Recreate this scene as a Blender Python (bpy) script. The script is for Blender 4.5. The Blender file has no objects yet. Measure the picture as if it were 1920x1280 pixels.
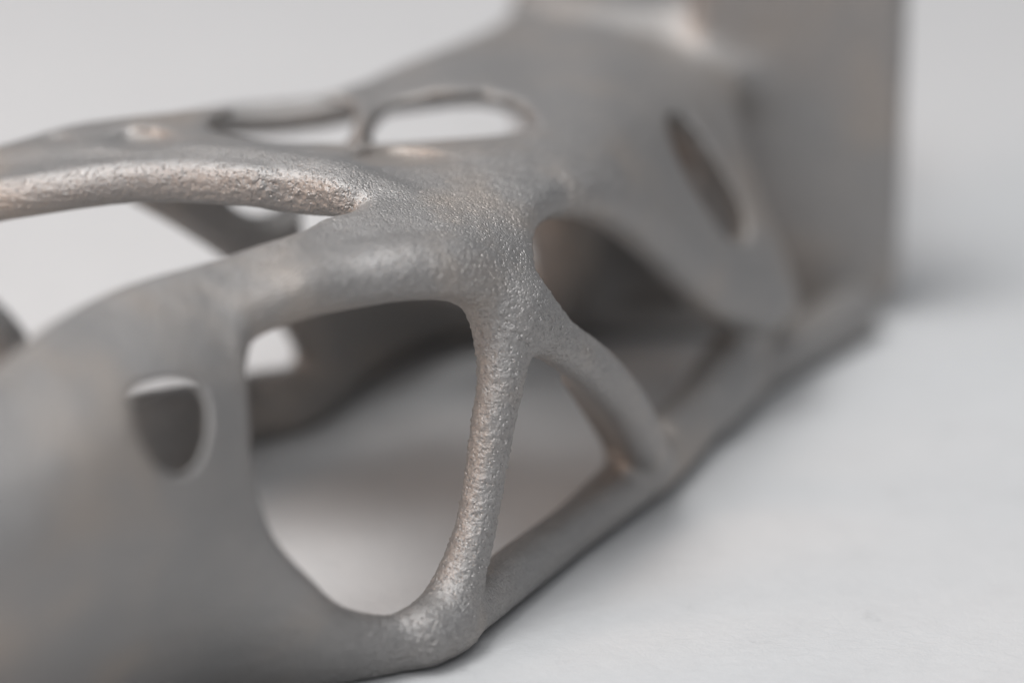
import bpy, math, random
import numpy as np
from mathutils import Matrix, Vector, kdtree, noise

# ---------------------------------------------------------------- camera, light, exposure
# one Blender unit is one centimetre
sc = bpy.context.scene
sc.unit_settings.scale_length = 0.01
F = 7733.0                       # focal length in photo pixels (1920 px wide)
D = F * 6.0 / 1920.0             # focus distance, 6 cm of field at the focus plane
TH = math.radians(22.0)          # camera looks down by this
SN, CS = math.sin(TH), math.cos(TH)
CAMH = D * (SN + CS * (1215 - 640) / F)     # height of the lens over the table
Y0 = D * CS
cd = bpy.data.cameras.new('camera'); cam = bpy.data.objects.new('camera', cd)
sc.collection.objects.link(cam); sc.camera = cam
cam.location = (0, -Y0, CAMH); cam.rotation_euler = (math.radians(90) - TH, 0, 0)
cd.sensor_width = 36; cd.lens = 36 * F / 1920
cd.clip_start = 0.5; cd.clip_end = 2000
cd.dof.use_dof = True; cd.dof.focus_distance = D + 0.05
APERTURE = 1.22                  # cm, diameter of the opening
cd.dof.aperture_fstop = cd.lens * 1e-3 / APERTURE

w = bpy.data.worlds.new('World'); sc.world = w; w.use_nodes = True
w.node_tree.nodes['Background'].inputs[0].default_value = (0.93, 0.95, 1.0, 1)
w.node_tree.nodes['Background'].inputs[1].default_value = 0.33

def area(name, loc, target, size, power, col):
    l = bpy.data.lights.new(name, 'AREA'); l.shape = 'RECTANGLE'; l.size, l.size_y = size
    l.energy = power; l.color = col
    o = bpy.data.objects.new(name, l); sc.collection.objects.link(o)
    o.location = loc
    o.rotation_euler = (Vector(target) - Vector(loc)).to_track_quat('-Z', 'Y').to_euler()
    return o
area('softbox_lamp', (-12, -20, 46), (-12, -20, 0), (66, 66), 21500, (0.99, 0.995, 1.0))
area('key_lamp', (-11, -4, 40), (0, 2, 0), (19, 19), 11800, (1.0, 1.0, 1.0))
area('side_lamp', (-30, -9, 15), (0, 1, 1), (11, 11), 4600, (1.0, 0.66, 0.46))
sc.view_settings.view_transform = 'Standard'; sc.view_settings.look = 'None'
sc.view_settings.exposure = 0.0; sc.view_settings.gamma = 1.0

# ---------------------------------------------------------------- materials
def mat(name):
    m = bpy.data.materials.new(name); m.use_nodes = True
    return m, m.node_tree.nodes, m.node_tree.links, m.node_tree.nodes['Principled BSDF']

def nz(N, L, co, scale, detail=3, rough=.5, dist=0):
    n = N.new('ShaderNodeTexNoise'); n.inputs['Scale'].default_value = scale
    n.inputs['Detail'].default_value = detail; n.inputs['Roughness'].default_value = rough
    n.inputs['Distortion'].default_value = dist
    L.new(co, n.inputs['Vector']); return n.outputs[0]

def ramp(N, L, fac, stops):
    r = N.new('ShaderNodeValToRGB'); L.new(fac, r.inputs[0])
    el = r.color_ramp.elements
    el[0].position, el[0].color = stops[0][0], (*stops[0][1], 1)
    el[1].position, el[1].color = stops[-1][0], (*stops[-1][1], 1)
    for p, c in stops[1:-1]:
        e = el.new(p); e.color = (*c, 1)
    return r.outputs[0]

def metal():
    m, N, L, b = mat('printed_metal')
    co = N.new('ShaderNodeTexCoord').outputs['Object']
    big = nz(N, L, co, 1.1, 4, .6)
    col = ramp(N, L, big, [(.34, (.335, .328, .323)), (.50, (.357, .344, .335)), (.66, (.405, .368, .338))])
    fine = nz(N, L, co, 60, 3, .7)
    fr = ramp(N, L, fine, [(.30, (.78, .78, .78)), (.47, (1, 1, 1)), (.72, (1.14, 1.13, 1.12))])
    mx = N.new('ShaderNodeMixRGB'); mx.blend_type = 'MULTIPLY'; mx.inputs[0].default_value = .8
    L.new(col, mx.inputs[1]); L.new(fr, mx.inputs[2]); L.new(mx.outputs[0], b.inputs['Base Color'])
    b.inputs['Metallic'].default_value = .92
    ro = N.new('ShaderNodeMapRange'); L.new(fine, ro.inputs[0])
    ro.inputs[3].default_value = .42; ro.inputs[4].default_value = .55
    L.new(ro.outputs[0], b.inputs['Roughness'])
    vo = N.new('ShaderNodeTexVoronoi'); vo.inputs['Scale'].default_value = 40
    wv = N.new('ShaderNodeVectorMath'); wv.operation = 'ADD'
    nn = N.new('ShaderNodeTexNoise'); nn.inputs['Scale'].default_value = 14; L.new(co, nn.inputs['Vector'])
    sc_ = N.new('ShaderNodeVectorMath'); sc_.operation = 'SCALE'; sc_.inputs['Scale'].default_value = .05
    L.new(nn.outputs['Color'], sc_.inputs[0]); L.new(co, wv.inputs[0]); L.new(sc_.outputs[0], wv.inputs[1])
    L.new(wv.outputs[0], vo.inputs['Vector'])
    pit = N.new('ShaderNodeMapRange'); pit.interpolation_type = 'SMOOTHSTEP'
    pit.inputs[1].default_value = .12; pit.inputs[2].default_value = .42; L.new(vo.outputs['Distance'], pit.inputs[0])
    f2 = nz(N, L, co, 95, 2, .6)
    ad = N.new('ShaderNodeMath'); ad.operation = 'MULTIPLY_ADD'
    L.new(f2, ad.inputs[0]); ad.inputs[1].default_value = 1.3; L.new(pit.outputs[0], ad.inputs[2])
    lo = N.new('ShaderNodeMapping'); lo.inputs['Scale'].default_value = (1, 1, 2.2); L.new(co, lo.inputs[0])
    f3 = nz(N, L, lo.outputs[0], 4.5, 2, .5)
    b0 = N.new('ShaderNodeBump'); b0.inputs['Strength'].default_value = .5; b0.inputs['Distance'].default_value = .03
    L.new(f3, b0.inputs['Height'])
    bp = N.new('ShaderNodeBump'); L.new(b0.outputs[0], bp.inputs['Normal']); bp.inputs['Strength'].default_value = .9; bp.inputs['Distance'].default_value = .0065
    L.new(ad.outputs[0], bp.inputs['Height']); L.new(bp.outputs[0], b.inputs['Normal'])
    return m

def paper():
    m, N, L, b = mat('matt_white_sheet')
    co = N.new('ShaderNodeTexCoord').outputs['Object']
    big = nz(N, L, co, .25, 3)
    col = ramp(N, L, big, [(.3, (.475, .478, .482)), (.7, (.495, .498, .502))])
    sp = nz(N, L, co, 2.2, 6, .75)
    sr = ramp(N, L, sp, [(.26, (.80, .80, .80)), (.40, (.97, .97, .97)), (.6, (1, 1, 1))])
    mx = N.new('ShaderNodeMixRGB'); mx.blend_type = 'MULTIPLY'; mx.inputs[0].default_value = 1
    L.new(col, mx.inputs[1]); L.new(sr, mx.inputs[2]); L.new(mx.outputs[0], b.inputs['Base Color'])
    b.inputs['Roughness'].default_value = .6
    b.inputs['Specular IOR Level'].default_value = .35
    mp = N.new('ShaderNodeMapping'); mp.inputs['Scale'].default_value = (1, 1.2, 1); L.new(co, mp.inputs[0])
    g = nz(N, L, mp.outputs[0], 9, 7, .7, .4)
    bp = N.new('ShaderNodeBump'); bp.inputs['Strength'].default_value = .4; bp.inputs['Distance'].default_value = .03
    L.new(g, bp.inputs['Height']); L.new(bp.outputs[0], b.inputs['Normal'])
    return m
METAL, PAPER = metal(), paper()

# ---------------------------------------------------------------- the table
def struct(name, verts, faces, m):
    me = bpy.data.meshes.new(name); me.from_pydata(verts, [], faces); me.materials.append(m)
    o = bpy.data.objects.new(name, me); sc.collection.objects.link(o); o['kind'] = 'structure'
    return o
struct('table_surface', [(-150, -60, 0), (150, -60, 0), (150, 240, 0), (-150, 240, 0)], [(0, 1, 2, 3)], PAPER)

# ---------------------------------------------------------------- bracket: signed distance model
# measured points are (photo px, photo py, depth past the focus plane in cm); they are turned into
# points in space once, here, and everything after that works on true distances
def P3(px, py, dz):
    z = D + dz
    return np.array([(px - 960) / F * z, (640 - py) / F * z, z])
def onz(py, H):                  # depth at which a sight line has height H over the table
    return (CAMH - H) / (SN + CS * (py - 640) / F) - D
def px2u(r, dz): return r / F * (D + dz)
def spline(pts, n, closed=False):
    pts = np.array(pts, float); m = len(pts); out = []
    for i in range(m if closed else m - 1):
        if closed: a, b, c, d = (pts[(i + k) % m] for k in (-1, 0, 1, 2))
        else: a, b, c, d = pts[max(i - 1, 0)], pts[i], pts[i + 1], pts[min(i + 2, m - 1)]
        for t in np.arange(n) / n:
            out.append(.5 * (2 * b + (c - a) * t + (2 * a - 5 * b + 4 * c - d) * t * t + (3 * b - a - 3 * c + d) * t ** 3))
    if not closed: out.append(pts[-1])
    return np.array(out)
def smin(a, b, k):
    h = np.clip(.5 + .5 * (b - a) / k, 0, 1)
    return b + (a - b) * h - k * h * (1 - h)
def smax(a, b, k): return -smin(-a, -b, k)

def inside(poly, X, Y):
    c = np.zeros(X.shape, bool); n = len(poly)
    for i in range(n):
        x1, y1 = poly[i]; x2, y2 = poly[(i + 1) % n]
        if y1 == y2: continue
        c ^= ((y1 > Y) != (y2 > Y)) & (X < (x2 - x1) * (Y - y1) / (y2 - y1) + x1)
    return c

class Sheet:
    """A curved shell: mid surface through control points, outline and holes on it, half thickness t."""
    X0, X1, Ya, Yb, ST = -460, 1820, -260, 1700, 6
    def __init__(s, ctrl, outline, holes, t, lam=2e-3):
        C = np.array(ctrl, float); s.t = t
        xs = np.arange(s.X0, s.X1 + 1, s.ST); ys = np.arange(s.Ya, s.Yb + 1, s.ST)
        X, Y = np.meshgrid(xs, ys, indexing='ij')
        Q = C[:, :2] / 1000
        def K(r2): return r2 * np.log(r2 + 1e-12) * .5
        n = len(C)
        A = np.zeros((n + 3, n + 3)); d2 = ((Q[:, None] - Q[None]) ** 2).sum(-1)
        A[:n, :n] = K(d2) + lam * np.eye(n); A[:n, n] = 1; A[:n, n + 1:] = Q; A[n, :n] = 1; A[n + 1:, :n] = Q.T
        wv = np.linalg.solve(A, np.r_[C[:, 2], 0, 0, 0])
        Z = wv[n] + wv[n + 1] * X / 1000 + wv[n + 2] * Y / 1000
        for i in range(n):
            Z += wv[i] * K((X / 1000 - Q[i, 0]) ** 2 + (Y / 1000 - Q[i, 1]) ** 2)
        z = Z + D
        S = np.stack([(X - 960) / F * z, (640 - Y) / F * z, z], -1)
        gx = np.gradient(S, axis=0); gy = np.gradient(S, axis=1)
        nn = np.cross(gx, gy); nn /= np.linalg.norm(nn, axis=-1, keepdims=True)
        nn *= np.sign(-nn[..., 2:3])
        # signed distance to the boundary, measured in space along the sheet
        ins = inside(outline, X, Y)
        for h in holes: ins &= ~inside(h, X, Y)
        kd_pts = []
        for poly in [outline] + list(holes):
            p = np.array(poly); q = np.roll(p, -1, 0)
            for a, b in zip(p, q):
                m = max(1, int(np.hypot(*(b - a)) / 4))
                for k in range(m): kd_pts.append(a + (b - a) * k / m)
        kp = np.array(kd_pts)
        S_ = s.look(S, kp[:, 0], kp[:, 1])
        kd = kdtree.KDTree(len(kp))
        for i, v in enumerate(S_): kd.insert(v, i)
        kd.balance()
        fl = S.reshape(-1, 3); ph = np.array([kd.find(v)[2] for v in fl]).reshape(X.shape)
        s.M = np.concatenate([S, nn, np.where(ins, -ph, ph)[..., None]], -1).astype(np.float32)
    def look(s, M, px, py):
        u = np.clip((px - s.X0) / s.ST, 0, M.shape[0] - 1.001); v = np.clip((py - s.Ya) / s.ST, 0, M.shape[1] - 1.001)
        i, j = u.astype(int), v.astype(int); a = (u - i)[:, None].astype(np.float32); b = (v - j)[:, None].astype(np.float32)
        return (M[i, j] * (1 - a) + M[i + 1, j] * a) * (1 - b) + (M[i, j + 1] * (1 - a) + M[i + 1, j + 1] * a) * b
    def d(s, P):
        px = 960 + F * P[:, 0] / P[:, 2]; py = 640 - F * P[:, 1] / P[:, 2]
        for it in range(2):
            m = s.look(s.M, px, py)
            q = ((P - m[:, :3]) * m[:, 3:6]).sum(1)
            if it == 0:
                qq = np.clip(q, -.5, .5)[:, None]
                f = P - m[:, 3:6] * qq
                px = 960 + F * f[:, 0] / f[:, 2]; py = 640 - F * f[:, 1] / f[:, 2]
        R = s.t
        a = m[:, 6] + R; b = np.abs(q)
        return np.hypot(np.maximum(a, 0), b) - R

class Chain:
    """A round bar of changing radius through measured points (px, py, depth, radius px)."""
    def __init__(s, pts, n=4, flat=None):
        p = spline(pts, n)
        s.c = np.array([P3(*q[:3]) for q in p]); s.r = np.array([px2u(q[3], q[2]) for q in p])
    def d(s, P):
        out = np.full(len(P), 9.0, np.float32)
        lo, hi = (s.c - s.r[:, None]).min(0) - .6, (s.c + s.r[:, None]).max(0) + .6
        idx = np.where(((P > lo) & (P < hi)).all(1))[0]
        if not len(idx): return out
        q = P[idx]; o = np.full(len(q), 9.0, np.float32)
        for a, b, ra, rb in zip(s.c[:-1], s.c[1:], s.r[:-1], s.r[1:]):
            ab = b - a; t = np.clip(((q - a) @ ab) / (ab @ ab), 0, 1)
            o = np.minimum(o, np.linalg.norm(q - a - t[:, None] * ab, axis=1) - (ra + (rb - ra) * t))
        out[idx] = o
        return out

def C2W(P):                      # camera frame -> world
    x, y, z = P[..., 0], P[..., 1], P[..., 2]
    return np.stack([x, z * CS + y * SN - Y0, CAMH - z * SN + y * CS], -1)
class Block:
    """Upright rounded box standing on the table: centre, yaw, half sizes, edge radius."""
    def __init__(s, c, yaw, h, r): s.c, s.yaw, s.h, s.r = np.array(c), yaw, np.array(h), r
    def d(s, P):
        W = C2W(P) - s.c; c, n = math.cos(s.yaw), math.sin(s.yaw)
        q = np.stack([W[:, 0] * c + W[:, 1] * n, -W[:, 0] * n + W[:, 1] * c, W[:, 2]], 1)
        # the face outline (along, height) has round corners, the slab itself a small edge radius
        R = .34
        a = np.abs(q[:, 0]) - s.h[0] + R; b = np.abs(q[:, 2]) - s.h[2] + R
        o2 = np.hypot(np.maximum(a, 0), np.maximum(b, 0)) + np.minimum(np.maximum(a, b), 0) - R
        e = s.r; u = o2 + e; v = np.abs(q[:, 1]) - s.h[1] + e
        return np.hypot(np.maximum(u, 0), np.maximum(v, 0)) + np.minimum(np.maximum(u, v), 0) - e
class Drum:
    """Upright round boss."""
    def __init__(s, c, yaw, rx, ry, hz, r): s.c, s.yaw, s.rx, s.ry, s.hz, s.r = np.array(c), yaw, rx, ry, hz, r
    def d(s, P):
        W = C2W(P) - s.c; c, n = math.cos(s.yaw), math.sin(s.yaw)
        x, y = (W[:, 0] * c + W[:, 1] * n) / s.rx, (-W[:, 0] * n + W[:, 1] * c) / s.ry
        k = np.hypot(x, y); o2 = (k - 1) * min(s.rx, s.ry)
        e = s.r; u = o2 + e; v = np.abs(W[:, 2]) - s.hz + e
        return np.hypot(np.maximum(u, 0), np.maximum(v, 0)) + np.minimum(np.maximum(u, v), 0) - e

sp = lambda p: spline(p, 5, True)
# near shell: top web, near side wall, arm
ctrlA = [
 (-300,620,-2.6),(0,640,-2.05),(200,585,-1.45),(330,525,-1.0),(450,480,-.55),(600,430,.0),(690,395,.25),(720,385,.35),
 (0,780,-2.75),(200,700,-2.05),(0,950,-3.15),(150,850,-2.7),(310,800,-2.1),(450,700,-1.3),(460,900,-1.3),(300,1050,-2.0),(450,1050,-1.35),(560,1130,-1.0),(0,1150,-3.1),(-300,1100,-3.6),(-300,850,-3.3),(380,620,-1.3),
 (600,1080,-.85),(520,1220,-.75),(400,1270,-.75),(740,1170,-.4),(640,1250,-.35),(860,1170,-.02),(300,1400,-.5),(100,1300,-2.0),(-100,1500,-1.9),
 (560,530,-.75),(720,500,-.40),(780,535,-.45),(850,490,-.2),(900,540,-.1),(930,600,.0),(850,430,.18),(950,450,.3),
 (1000,560,.25),(900,350,.75),(980,330,1.0),(900,280,1.3),(1000,220,2.2),(850,200,2.2),
 (1080,370,1.1),(1180,410,1.7),(1280,490,2.3),(1200,300,2.2),(1100,280,1.7),(1400,560,3.05),(1450,600,3.3),
 (1300,380,2.7),(1390,450,3.1),(1250,200,3.2),(1370,260,3.5),(1100,150,3.1),(1000,80,4.0),(1250,80,4.4),(1400,150,4.2),(1200,-80,5.8),
 (0,330,1.2),(300,318,.8),(480,325,.6),(640,350,.3),(350,225,2.0),(150,250,1.8),(0,300,1.6),(-200,380,1.3),
 (600,195,2.6),(720,240,2.1),(850,120,3.3),(560,260,1.7),
 (1450,650,3.5),(1600,560,4.6),(1400,740,3.0),(1350,770,2.7),
]
outA = sp([(-380,420),(-200,352),(0,305),(150,262),(350,238),(600,204),(740,155),(850,108),(935,60),(985,-10),(1000,-150),(1480,-150),
 (1492,60),(1482,135),(1445,172),(1388,192),(1376,240),(1398,350),(1435,440),(1472,540),(1475,590),(1435,612),(1380,605),(1325,590),
 (1260,525),(1175,445),(1090,402),(1025,408),(992,450),(988,520),(1020,590),(985,640),
 (930,650),(888,575),(780,548),(640,562),(535,592),(475,635),(452,720),(452,860),(490,985),(560,1070),(640,1135),(730,1158),(810,1140),(860,1150),(850,1195),
 (780,1235),(650,1310),(420,1440),(150,1600),(-200,1620),(-400,1300),(-440,800)])
H0 = sp([(-270,440),(-100,410),(0,385),(240,350),(420,352),(560,370),(640,392),(655,410),(560,452),(430,496),(300,535),(190,575),(80,632),(-80,730),(-280,700)])
H4 = sp([(1240,245),(1262,228),(1290,242),(1330,315),(1372,385),(1392,432),(1376,452),(1340,430),(1285,360),(1245,290)])
H5 = sp([(246,745),(270,722),(318,712),(362,722),(384,762),(384,820),(364,872),(328,892),(288,872),(256,815)])
H6 = sp([(692,244),(730,210),(800,190),(890,186),(955,198),(992,222),(990,240),(930,254),(830,262),(750,268),(690,268)])
H7 = sp([(395,238),(470,205),(560,196),(650,196),(666,235),(655,268),(600,268),(520,266),(450,256)])
ctrlB = [(-100,1080,.9),(-100,820,.7),(100,1000,1.5),(100,800,1.3),(310,900,2.2),(310,742,2.0),(470,815,2.9),(470,705,2.75),(560,800,3.0),(560,690,2.9),(640,740,3.4),(800,650,4.3),(900,635,4.45),(1100,640,4.5),(1400,640,4.6),
 (250,370,1.9),(430,420,2.2),(560,400,2.5),(560,620,2.75),(700,560,3.5),(700,420,3.0),(900,560,4.2),(900,400,3.9),(1200,500,4.9),(1400,450,5.2),(1100,400,4.4)]
outB = sp([(225,320),(330,420),(440,500),(575,620),(580,680),(480,700),(310,724),(100,770),(-100,820),(-100,1100),(100,1020),(310,915),(470,822),(560,800),(640,730),(720,672),(800,637),(900,620),
 (1100,618),(1380,618),(1330,520),(1180,410),(1050,350),(900,300),(600,330),(400,300)])
HB1 = sp([(425,378),(480,372),(540,382),(500,402),(460,400)])
HB2 = sp([(575,360),(720,335),(900,320),(1000,370),(975,520),(800,535),(680,515),(575,470)])  # real gap at left; unseen rest opened up to let light inside

shA = Sheet(ctrlA, outA, [H0], .135)
shB = Sheet(ctrlB, outB, [HB1, HB2], .12)

rail = lambda x, y, r: (x, y, onz(y, r / F * (D + 2) * 1.0), r)
chains = {
 'upright_strut': Chain([(955,575,.06,56),(945,650,.03,52),(938,720,.0,44),(923,800,.0,41),(908,900,.0,38),(889,1000,-.02,39),(862,1085,-.04,46),(835,1150,-.08,55)]),
 'branch_strut': Chain([(975,590,.12,60),(1045,640,.35,46),(1110,690,.7,46),(1168,758,1.15,46),(1205,830,1.5,44),(1220,868,1.82,38)]),
 'inner_flange': Chain([(1075,705,.9,24),(1118,755,1.35,32),(1160,815,1.8,36),(1182,868,2.1,34)]),
 'lower_rail': Chain([rail(800,1192,52), rail(870,1150,48), rail(960,1075,50), rail(1060,1000,47), rail(1140,936,52), rail(1215,872,57), rail(1290,806,50), rail(1350,750,44), rail(1410,700,46), rail(1500,642,50), rail(1600,585,50)]),
 'window_rim': Chain([(430,606,-1.15,26),(495,582,-.98,32),(565,552,-.78,38),(640,528,-.55,44),(760,505,-.40,47),(860,510,-.15,42),(940,570,.05,46)]),
 'opening_rim': Chain([(1050,366,1.0,30),(1100,366,1.2,34),(1180,403,1.7,36),(1270,474,2.25,40),(1350,542,2.75,48),(1415,572,3.05,54)]),
 'end_gusset': Chain([(1400,712,3.2,40),(1345,765,2.8,38)]),
 'corner_strut': Chain([(1412,620,3.4,40),(1354,685,3.05,45),(1308,755,2.7,42),(1240,815,2.2,38)]),
 'upper_arm': Chain([(-380,460,1.3,50),(-150,370,1.25,46),(0,338,1.2,44),(120,325,1.0,41),(300,315,.8,40),(480,325,.6,39),(600,343,.42,35),(690,366,.33,30),(730,380,.3,26)]),
 'rear_brace': Chain([(345,232,2.3,20),(420,226,2.6,28),(500,222,2.75,32),(600,212,2.85,31),(700,192,3.0,29),(850,176,3.1,25),(930,178,3.0,26),(1000,205,2.6,26),(1030,235,2.2,24)]),
 'brace_post': Chain([(705,198,2.8,26),(686,238,2.4,17),(672,278,1.9,24)]),
 'rear_rail': Chain([(420,800,onz(800,.15),34),(560,770,3.1,36)] + [(640,690,3.6,44),(760,640,4.3,36),(900,615,4.5,36),(1150,610,4.6,36),(1380,610,4.6,36)]),
 'rear_leg': Chain([(270,350,1.9,36),(400,420,2.3,30),(560,610,2.8,30),(600,700,3.2,40)]),
 'rear_post': Chain([(1000,340,3.9,70),(1045,430,3.9,68),(1060,520,4.0,60),(1040,590,4.2,50)]),
 'side_prong': Chain([(-260,480,1.8,60),(-100,560,2.2,55),(0,640,2.3,50),(60,760,2.4,50)]),
}
def wp(px, py, dz): return C2W(P3(px, py, dz))
pb = wp(1676, 570, 4.85)
yaw = math.radians(8)
plate = Block((pb[0] - .74 * math.cos(yaw), pb[1] - .74 * math.sin(yaw) + .3, 1.48 - .02), yaw, (.74, .30, 1.48), .07)
bc = wp(1222, 30, 4.85)
boss = Drum((bc[0], bc[1], 2.26 - .6), 0.15, .97, .85, .6, .17)
extra = {'end_plate': plate, 'mounting_boss': boss}

class RayCut:                    # an opening cut through the shell along a slanted direction
    def __init__(s, poly, z0, z1, zc=0, sh=0):
        s.z0, s.z1, s.zc, s.sh = z0, z1, zc, sh
        s.lo = poly.min(0) - 60; s.n = ((poly.max(0) + 60 - s.lo) / 3).astype(int)
        X, Y = np.meshgrid(s.lo[0] + 3 * np.arange(s.n[0]), s.lo[1] + 3 * np.arange(s.n[1]), indexing='ij'); ins = inside(poly, X, Y)
        q = np.roll(poly, -1, 0); d = np.full(X.shape, 1e9)
        for a, b in zip(poly, q):
            ab = b - a; t = np.clip(((X - a[0]) * ab[0] + (Y - a[1]) * ab[1]) / (ab @ ab + 1e-9), 0, 1)
            d = np.minimum(d, np.hypot(X - a[0] - t * ab[0], Y - a[1] - t * ab[1]))
        s.M = np.where(ins, -d, d)
    def d(s, P):
        px = 960 + F * P[:, 0] / P[:, 2] + s.sh * (P[:, 2] - D - s.zc); py = 640 - F * P[:, 1] / P[:, 2]
        u = (px - s.lo[0]) / 3; v = (py - s.lo[1]) / 3
        far = (u < 0) | (v < 0) | (u > s.n[0] - 2) | (v > s.n[1] - 2) | (P[:, 2] < D + s.z0) | (P[:, 2] > D + s.z1)
        u = np.clip(u, 0, s.n[0] - 2.01); v = np.clip(v, 0, s.n[1] - 2.01)
        i, j = u.astype(int), v.astype(int); a, b = u - i, v - j; M = s.M
        o = (M[i, j] * (1 - a) + M[i + 1, j] * a) * (1 - b) + (M[i, j + 1] * (1 - a) + M[i + 1, j + 1] * a) * b
        return np.where(far, 9.0, o / F * P[:, 2])
H4V = sp([(1236,248),(1262,216),(1306,236),(1354,308),(1398,378),(1416,432),(1396,456),(1352,440),(1290,366),(1246,300)])
cuts = [(RayCut(H6, .6, 3.6), .10), (RayCut(H7, .6, 3.2), .10), (RayCut(H5, -3.2, -1.2), .04), (RayCut(H4V, 2.0, 4.2, 2.75, 75), .03)]

ORDER = list(chains)
DENTS = [(268, 262, 62, 17, .07), (745, 295, 85, 15, .07), (110, 262, 30, 9, .03)]
def field(P):
    d = shA.d(P)
    px = 960 + F * P[:, 0] / P[:, 2]; py = 640 - F * P[:, 1] / P[:, 2]
    for cx_, cy_, sx, sy, am in DENTS:
        d = d + am * np.exp(-(((px - cx_) / sx) ** 2 + ((py - cy_) / sy) ** 2) ** 2) * (P[:, 2] < D + 3)
    for n in ORDER:
        if n.startswith('rear_') or n in ('side_prong', 'brace_post'): continue
        d = smin(d, chains[n].d(P), .15 if n == 'upper_arm' else .13)
    for c, kk in cuts:
        d = smax(d, -c.d(P), kk)
    d = smin(d, chains['rear_brace'].d(P), .08)
    d = smin(d, chains['brace_post'].d(P), .05)
    r = shB.d(P)
    for n in ('rear_rail', 'rear_leg', 'rear_post'): r = smin(r, chains[n].d(P), .12)
    d = smin(d, r, .12); d = smin(d, chains['side_prong'].d(P), .1)
    d = smin(d, plate.d(P), .2); d = smin(d, boss.d(P), .16)
    wz = CAMH - P[:, 2] * SN + P[:, 1] * CS
    return smax(d, .012 - wz, .02)

def field_chunks(P, n=400000):
    return np.concatenate([field(P[i:i + n].astype(np.float32)) for i in range(0, len(P), n)]) if len(P) else np.zeros(0)

def axis(lo, hi, flo, fhi, fine, coarse):
    out = [lo]; x = lo
    while x < hi:
        dist = max(flo - x, x - fhi, 0); x += min(coarse, fine + dist * .06); out.append(x)
    n = (len(out) - 1) // 4 * 4 + 5
    while len(out) < n: out.append(out[-1] + coarse)
    return np.array(out)
Q = globals().get('QUALITY', 1.0)
ax = axis(-4.4, 3.5, -2.0, .55, .0125 * Q, .05 * Q)
ay = axis(-3.2, 3.0, -1.9, .9, .0125 * Q, .05 * Q)
az = axis(D - 5.2, D + 7.6, D - .5, D + .8, .0125 * Q, .05 * Q)
nx, ny, nzz = len(ax), len(ay), len(az)
V = np.full((nx, ny, nzz), 1.0, np.float32)
cx, cy, cz = ax[::4], ay[::4], az[::4]
G = np.stack(np.meshgrid(cx, cy, cz, indexing='ij'), -1).reshape(-1, 3)
cdv = field_chunks(G).reshape(len(cx), len(cy), len(cz))
mb = np.minimum.reduce([np.abs(cdv[a:len(cx) - 1 + a, b:len(cy) - 1 + b, c:len(cz) - 1 + c]) for a in (0, 1) for b in (0, 1) for c in (0, 1)])
diag = np.sqrt(np.diff(cx)[:, None, None] ** 2 + np.diff(cy)[None, :, None] ** 2 + np.diff(cz)[None, None, :] ** 2)
act = mb < diag * .75 + .04
# inactive voxels: sign of the coarse sample
V[:, :, :] = np.repeat(np.repeat(np.repeat(np.sign(cdv), 4, 0), 4, 1), 4, 2)[:nx, :ny, :nzz]
m = np.zeros((nx, ny, nzz), bool)
bi = np.argwhere(act)
for a in range(5):
    for b in range(5):
        for c in range(5):
            m[bi[:, 0] * 4 + a, bi[:, 1] * 4 + b, bi[:, 2] * 4 + c] = True
I = np.argwhere(m)
V[m] = field_chunks(np.stack([ax[I[:, 0]], ay[I[:, 1]], az[I[:, 2]]], 1))
print('grid', V.shape, 'active', len(I)); del m, I

# surface nets
neg = V < 0
s = neg[:-1, :-1, :-1].astype(np.int8)
cnt = sum(neg[a:nx - 1 + a, b:ny - 1 + b, c:nzz - 1 + c].astype(np.int8) for a in (0, 1) for b in (0, 1) for c in (0, 1))
cell = (cnt > 0) & (cnt < 8)
ci = np.argwhere(cell); ID = np.full(cell.shape, -1, np.int32); ID[cell] = np.arange(len(ci))
acc = np.zeros((len(ci), 3)); num = np.zeros(len(ci))
corner = lambda o: (V[ci[:, 0] + o[0], ci[:, 1] + o[1], ci[:, 2] + o[2]], np.stack([ax[ci[:, 0] + o[0]], ay[ci[:, 1] + o[1]], az[ci[:, 2] + o[2]]], 1))
cor = {o: corner(o) for o in [(a, b, c) for a in (0, 1) for b in (0, 1) for c in (0, 1)]}
for o in cor:
    for k in range(3):
        if o[k]: continue
        o2 = list(o); o2[k] = 1; o2 = tuple(o2)
        (v0, p0), (v1, p1) = cor[o], cor[o2]
        x = (v0 < 0) != (v1 < 0)
        t = np.where(x, v0 / np.where(x, v0 - v1, 1), 0)
        acc += np.where(x[:, None], p0 + (p1 - p0) * t[:, None], 0); num += x
verts = acc / num[:, None]
faces = []
for k in range(3):
    o = [0, 0, 0]; a, b = [(1, 2), (2, 0), (0, 1)][k]
    sl0 = [slice(1, -1)] * 3; sl1 = [slice(1, -1)] * 3
    sl0[k] = slice(0, -1); sl1[k] = slice(1, None)
    n0, n1 = neg[tuple(sl0)], neg[tuple(sl1)]
    e = np.argwhere(n0 != n1); fl = n0[tuple(e.T)]
    off = np.ones(3, int); off[k] = 0; e = e + off
    def q(da, db):
        g = e.copy(); g[:, a] -= da; g[:, b] -= db
        return ID[g[:, 0], g[:, 1], g[:, 2]]
    f = np.stack([q(1, 1), q(0, 1), q(0, 0), q(1, 0)], 1)
    f[~fl] = f[~fl][:, ::-1]
    faces.append(f)
faces = np.concatenate(faces); faces = faces[(faces >= 0).all(1)]
def grad(P, e=.006):
    g = np.stack([field_chunks(P + np.eye(3)[k] * e) - field_chunks(P - np.eye(3)[k] * e) for k in range(3)], 1)
    return g / np.maximum(np.linalg.norm(g, axis=1, keepdims=True), 1e-9)
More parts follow.
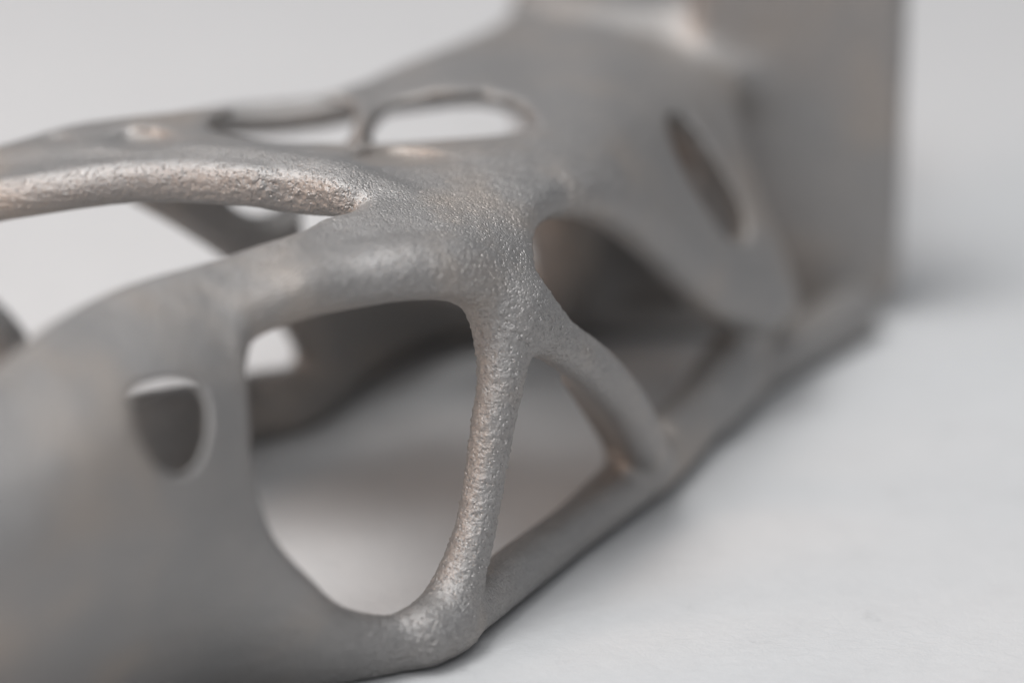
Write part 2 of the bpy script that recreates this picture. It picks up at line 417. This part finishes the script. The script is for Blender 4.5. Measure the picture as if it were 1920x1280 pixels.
def vnormals(v, f):
    n = np.cross(v[f[:, 2]] - v[f[:, 0]], v[f[:, 3]] - v[f[:, 1]])
    out = np.zeros_like(v)
    for k in range(4):
        for c in range(3): out[:, c] += np.bincount(f[:, k], n[:, c], len(v))
    return out / np.maximum(np.linalg.norm(out, axis=1, keepdims=True), 1e-12)
# light relaxation, then back onto the surface
def relax(v, f, it, lam=.5):
    e = np.concatenate([f[:, [0, 1]], f[:, [1, 2]], f[:, [2, 3]], f[:, [3, 0]]]); e = np.concatenate([e, e[:, ::-1]])
    deg = np.bincount(e[:, 0], minlength=len(v))[:, None]
    for _ in range(it):
        a = np.stack([np.bincount(e[:, 0], v[e[:, 1], c], len(v)) for c in range(3)], 1) / np.maximum(deg, 1)
        v = v + (a - v) * lam
    return v
verts = relax(verts, faces, 3)
N0 = vnormals(verts, faces)
dv = field_chunks(verts); verts = verts - N0 * np.clip(dv, -.03, .03)[:, None] * .9
verts = relax(verts, faces, 1, .4)
W = C2W(verts); N0 = vnormals(W, faces)
print('verts', len(verts), 'faces', len(faces))

# ---- part labels by the nearest member
px = 960 + F * verts[:, 0] / verts[:, 2]; py = 640 - F * verts[:, 1] / verts[:, 2]
P = verts.astype(np.float32)
cand = {'top_web': shA.d(P) , 'rear_wall': shB.d(P)}
for n in chains:
    if n == 'brace_post': continue
    cand[n] = chains[n].d(P) - (.03 if n in ('window_rim', 'opening_rim', 'upright_strut', 'branch_strut', 'lower_rail', 'corner_strut', 'upper_arm') else 0)
cand['end_plate'] = plate.d(P) - .02; cand['mounting_boss'] = boss.d(P) - .02
names = list(cand); lab = np.argmin(np.stack([cand[n] for n in names], 0), 0)
tw = names.index('top_web'); names.append('side_panel')
lab[(lab == tw) & (px < 600 - (py - 600) * .0) & (verts[:, 2] < D + .2) & (py > 440)] = len(names) - 1
lab[(lab == tw) & (py > 900) & (verts[:, 2] < D + .2)] = len(names) - 1

# ---- printed relief: pits and layer steps, real where the lens is sharp
foc = np.clip(1.25 - np.abs(verts[:, 2] - D) / 1.1, 0, 1)
vis = np.where(foc > 0)[0]
disp = np.zeros(len(verts))
steep = 1 - np.abs(N0[:, 2])                    # layers show on the sides, not on the flats
for i in vis:
    x, y, z = W[i]
    a = noise.noise((x * 42, y * 42, z * 42)); b = noise.noise((x * 52 + 9, y * 52, z * 52))
    wob = noise.noise((x * 3, y * 3, z * 3 + 5)) * .06
    lay = noise.noise((x * 22, y * 22, (z + wob) * 46))
    k = steep[i]
    disp[i] = (.0028 * a * (.15 + .85 * k) + .0036 * b * (.4 + .6 * k) + .0088 * lay * k - max(0, -a - .25) * .022 * k) * foc[i]
W = W + N0 * disp[:, None]
NF = vnormals(W, faces)

# ---------------------------------------------------------------- the bracket as a thing with parts
org = Vector((0.9, 2.2, 0.0))
root = bpy.data.objects.new('metal_bracket', None); sc.collection.objects.link(root); root.location = org
root.empty_display_size = .5
root['label'] = 'grey 3D printed metal bracket of organic struts and web on the white table'
root['category'] = 'bracket'
Wl = W - np.array(org)
fl = lab[faces]; flab = np.where(fl[:, 0] == fl[:, 2], fl[:, 0], fl[:, 1])
def make_part(name, sel):
    f = faces[sel]
    if len(f) < 20: return
    used, inv = np.unique(f, return_inverse=True); inv = inv.reshape(f.shape)
    me = bpy.data.meshes.new(name)
    me.vertices.add(len(used)); me.vertices.foreach_set('co', Wl[used].astype(np.float32).ravel())
    me.loops.add(f.size); me.loops.foreach_set('vertex_index', inv.ravel().astype(np.int32))
    me.polygons.add(len(f)); me.polygons.foreach_set('loop_start', np.arange(0, f.size, 4, dtype=np.int32))
    me.polygons.foreach_set('loop_total', np.full(len(f), 4, np.int32))
    me.update(calc_edges=True); me.validate()
    me.polygons.foreach_set('use_smooth', np.ones(len(f), bool))
    me.normals_split_custom_set_from_vertices(NF[used].astype(np.float32))
    me.materials.append(METAL)
    o = bpy.data.objects.new(name, me); sc.collection.objects.link(o); o.parent = root
    return o
for i, n in enumerate(names):
    make_part(n, flab == i)
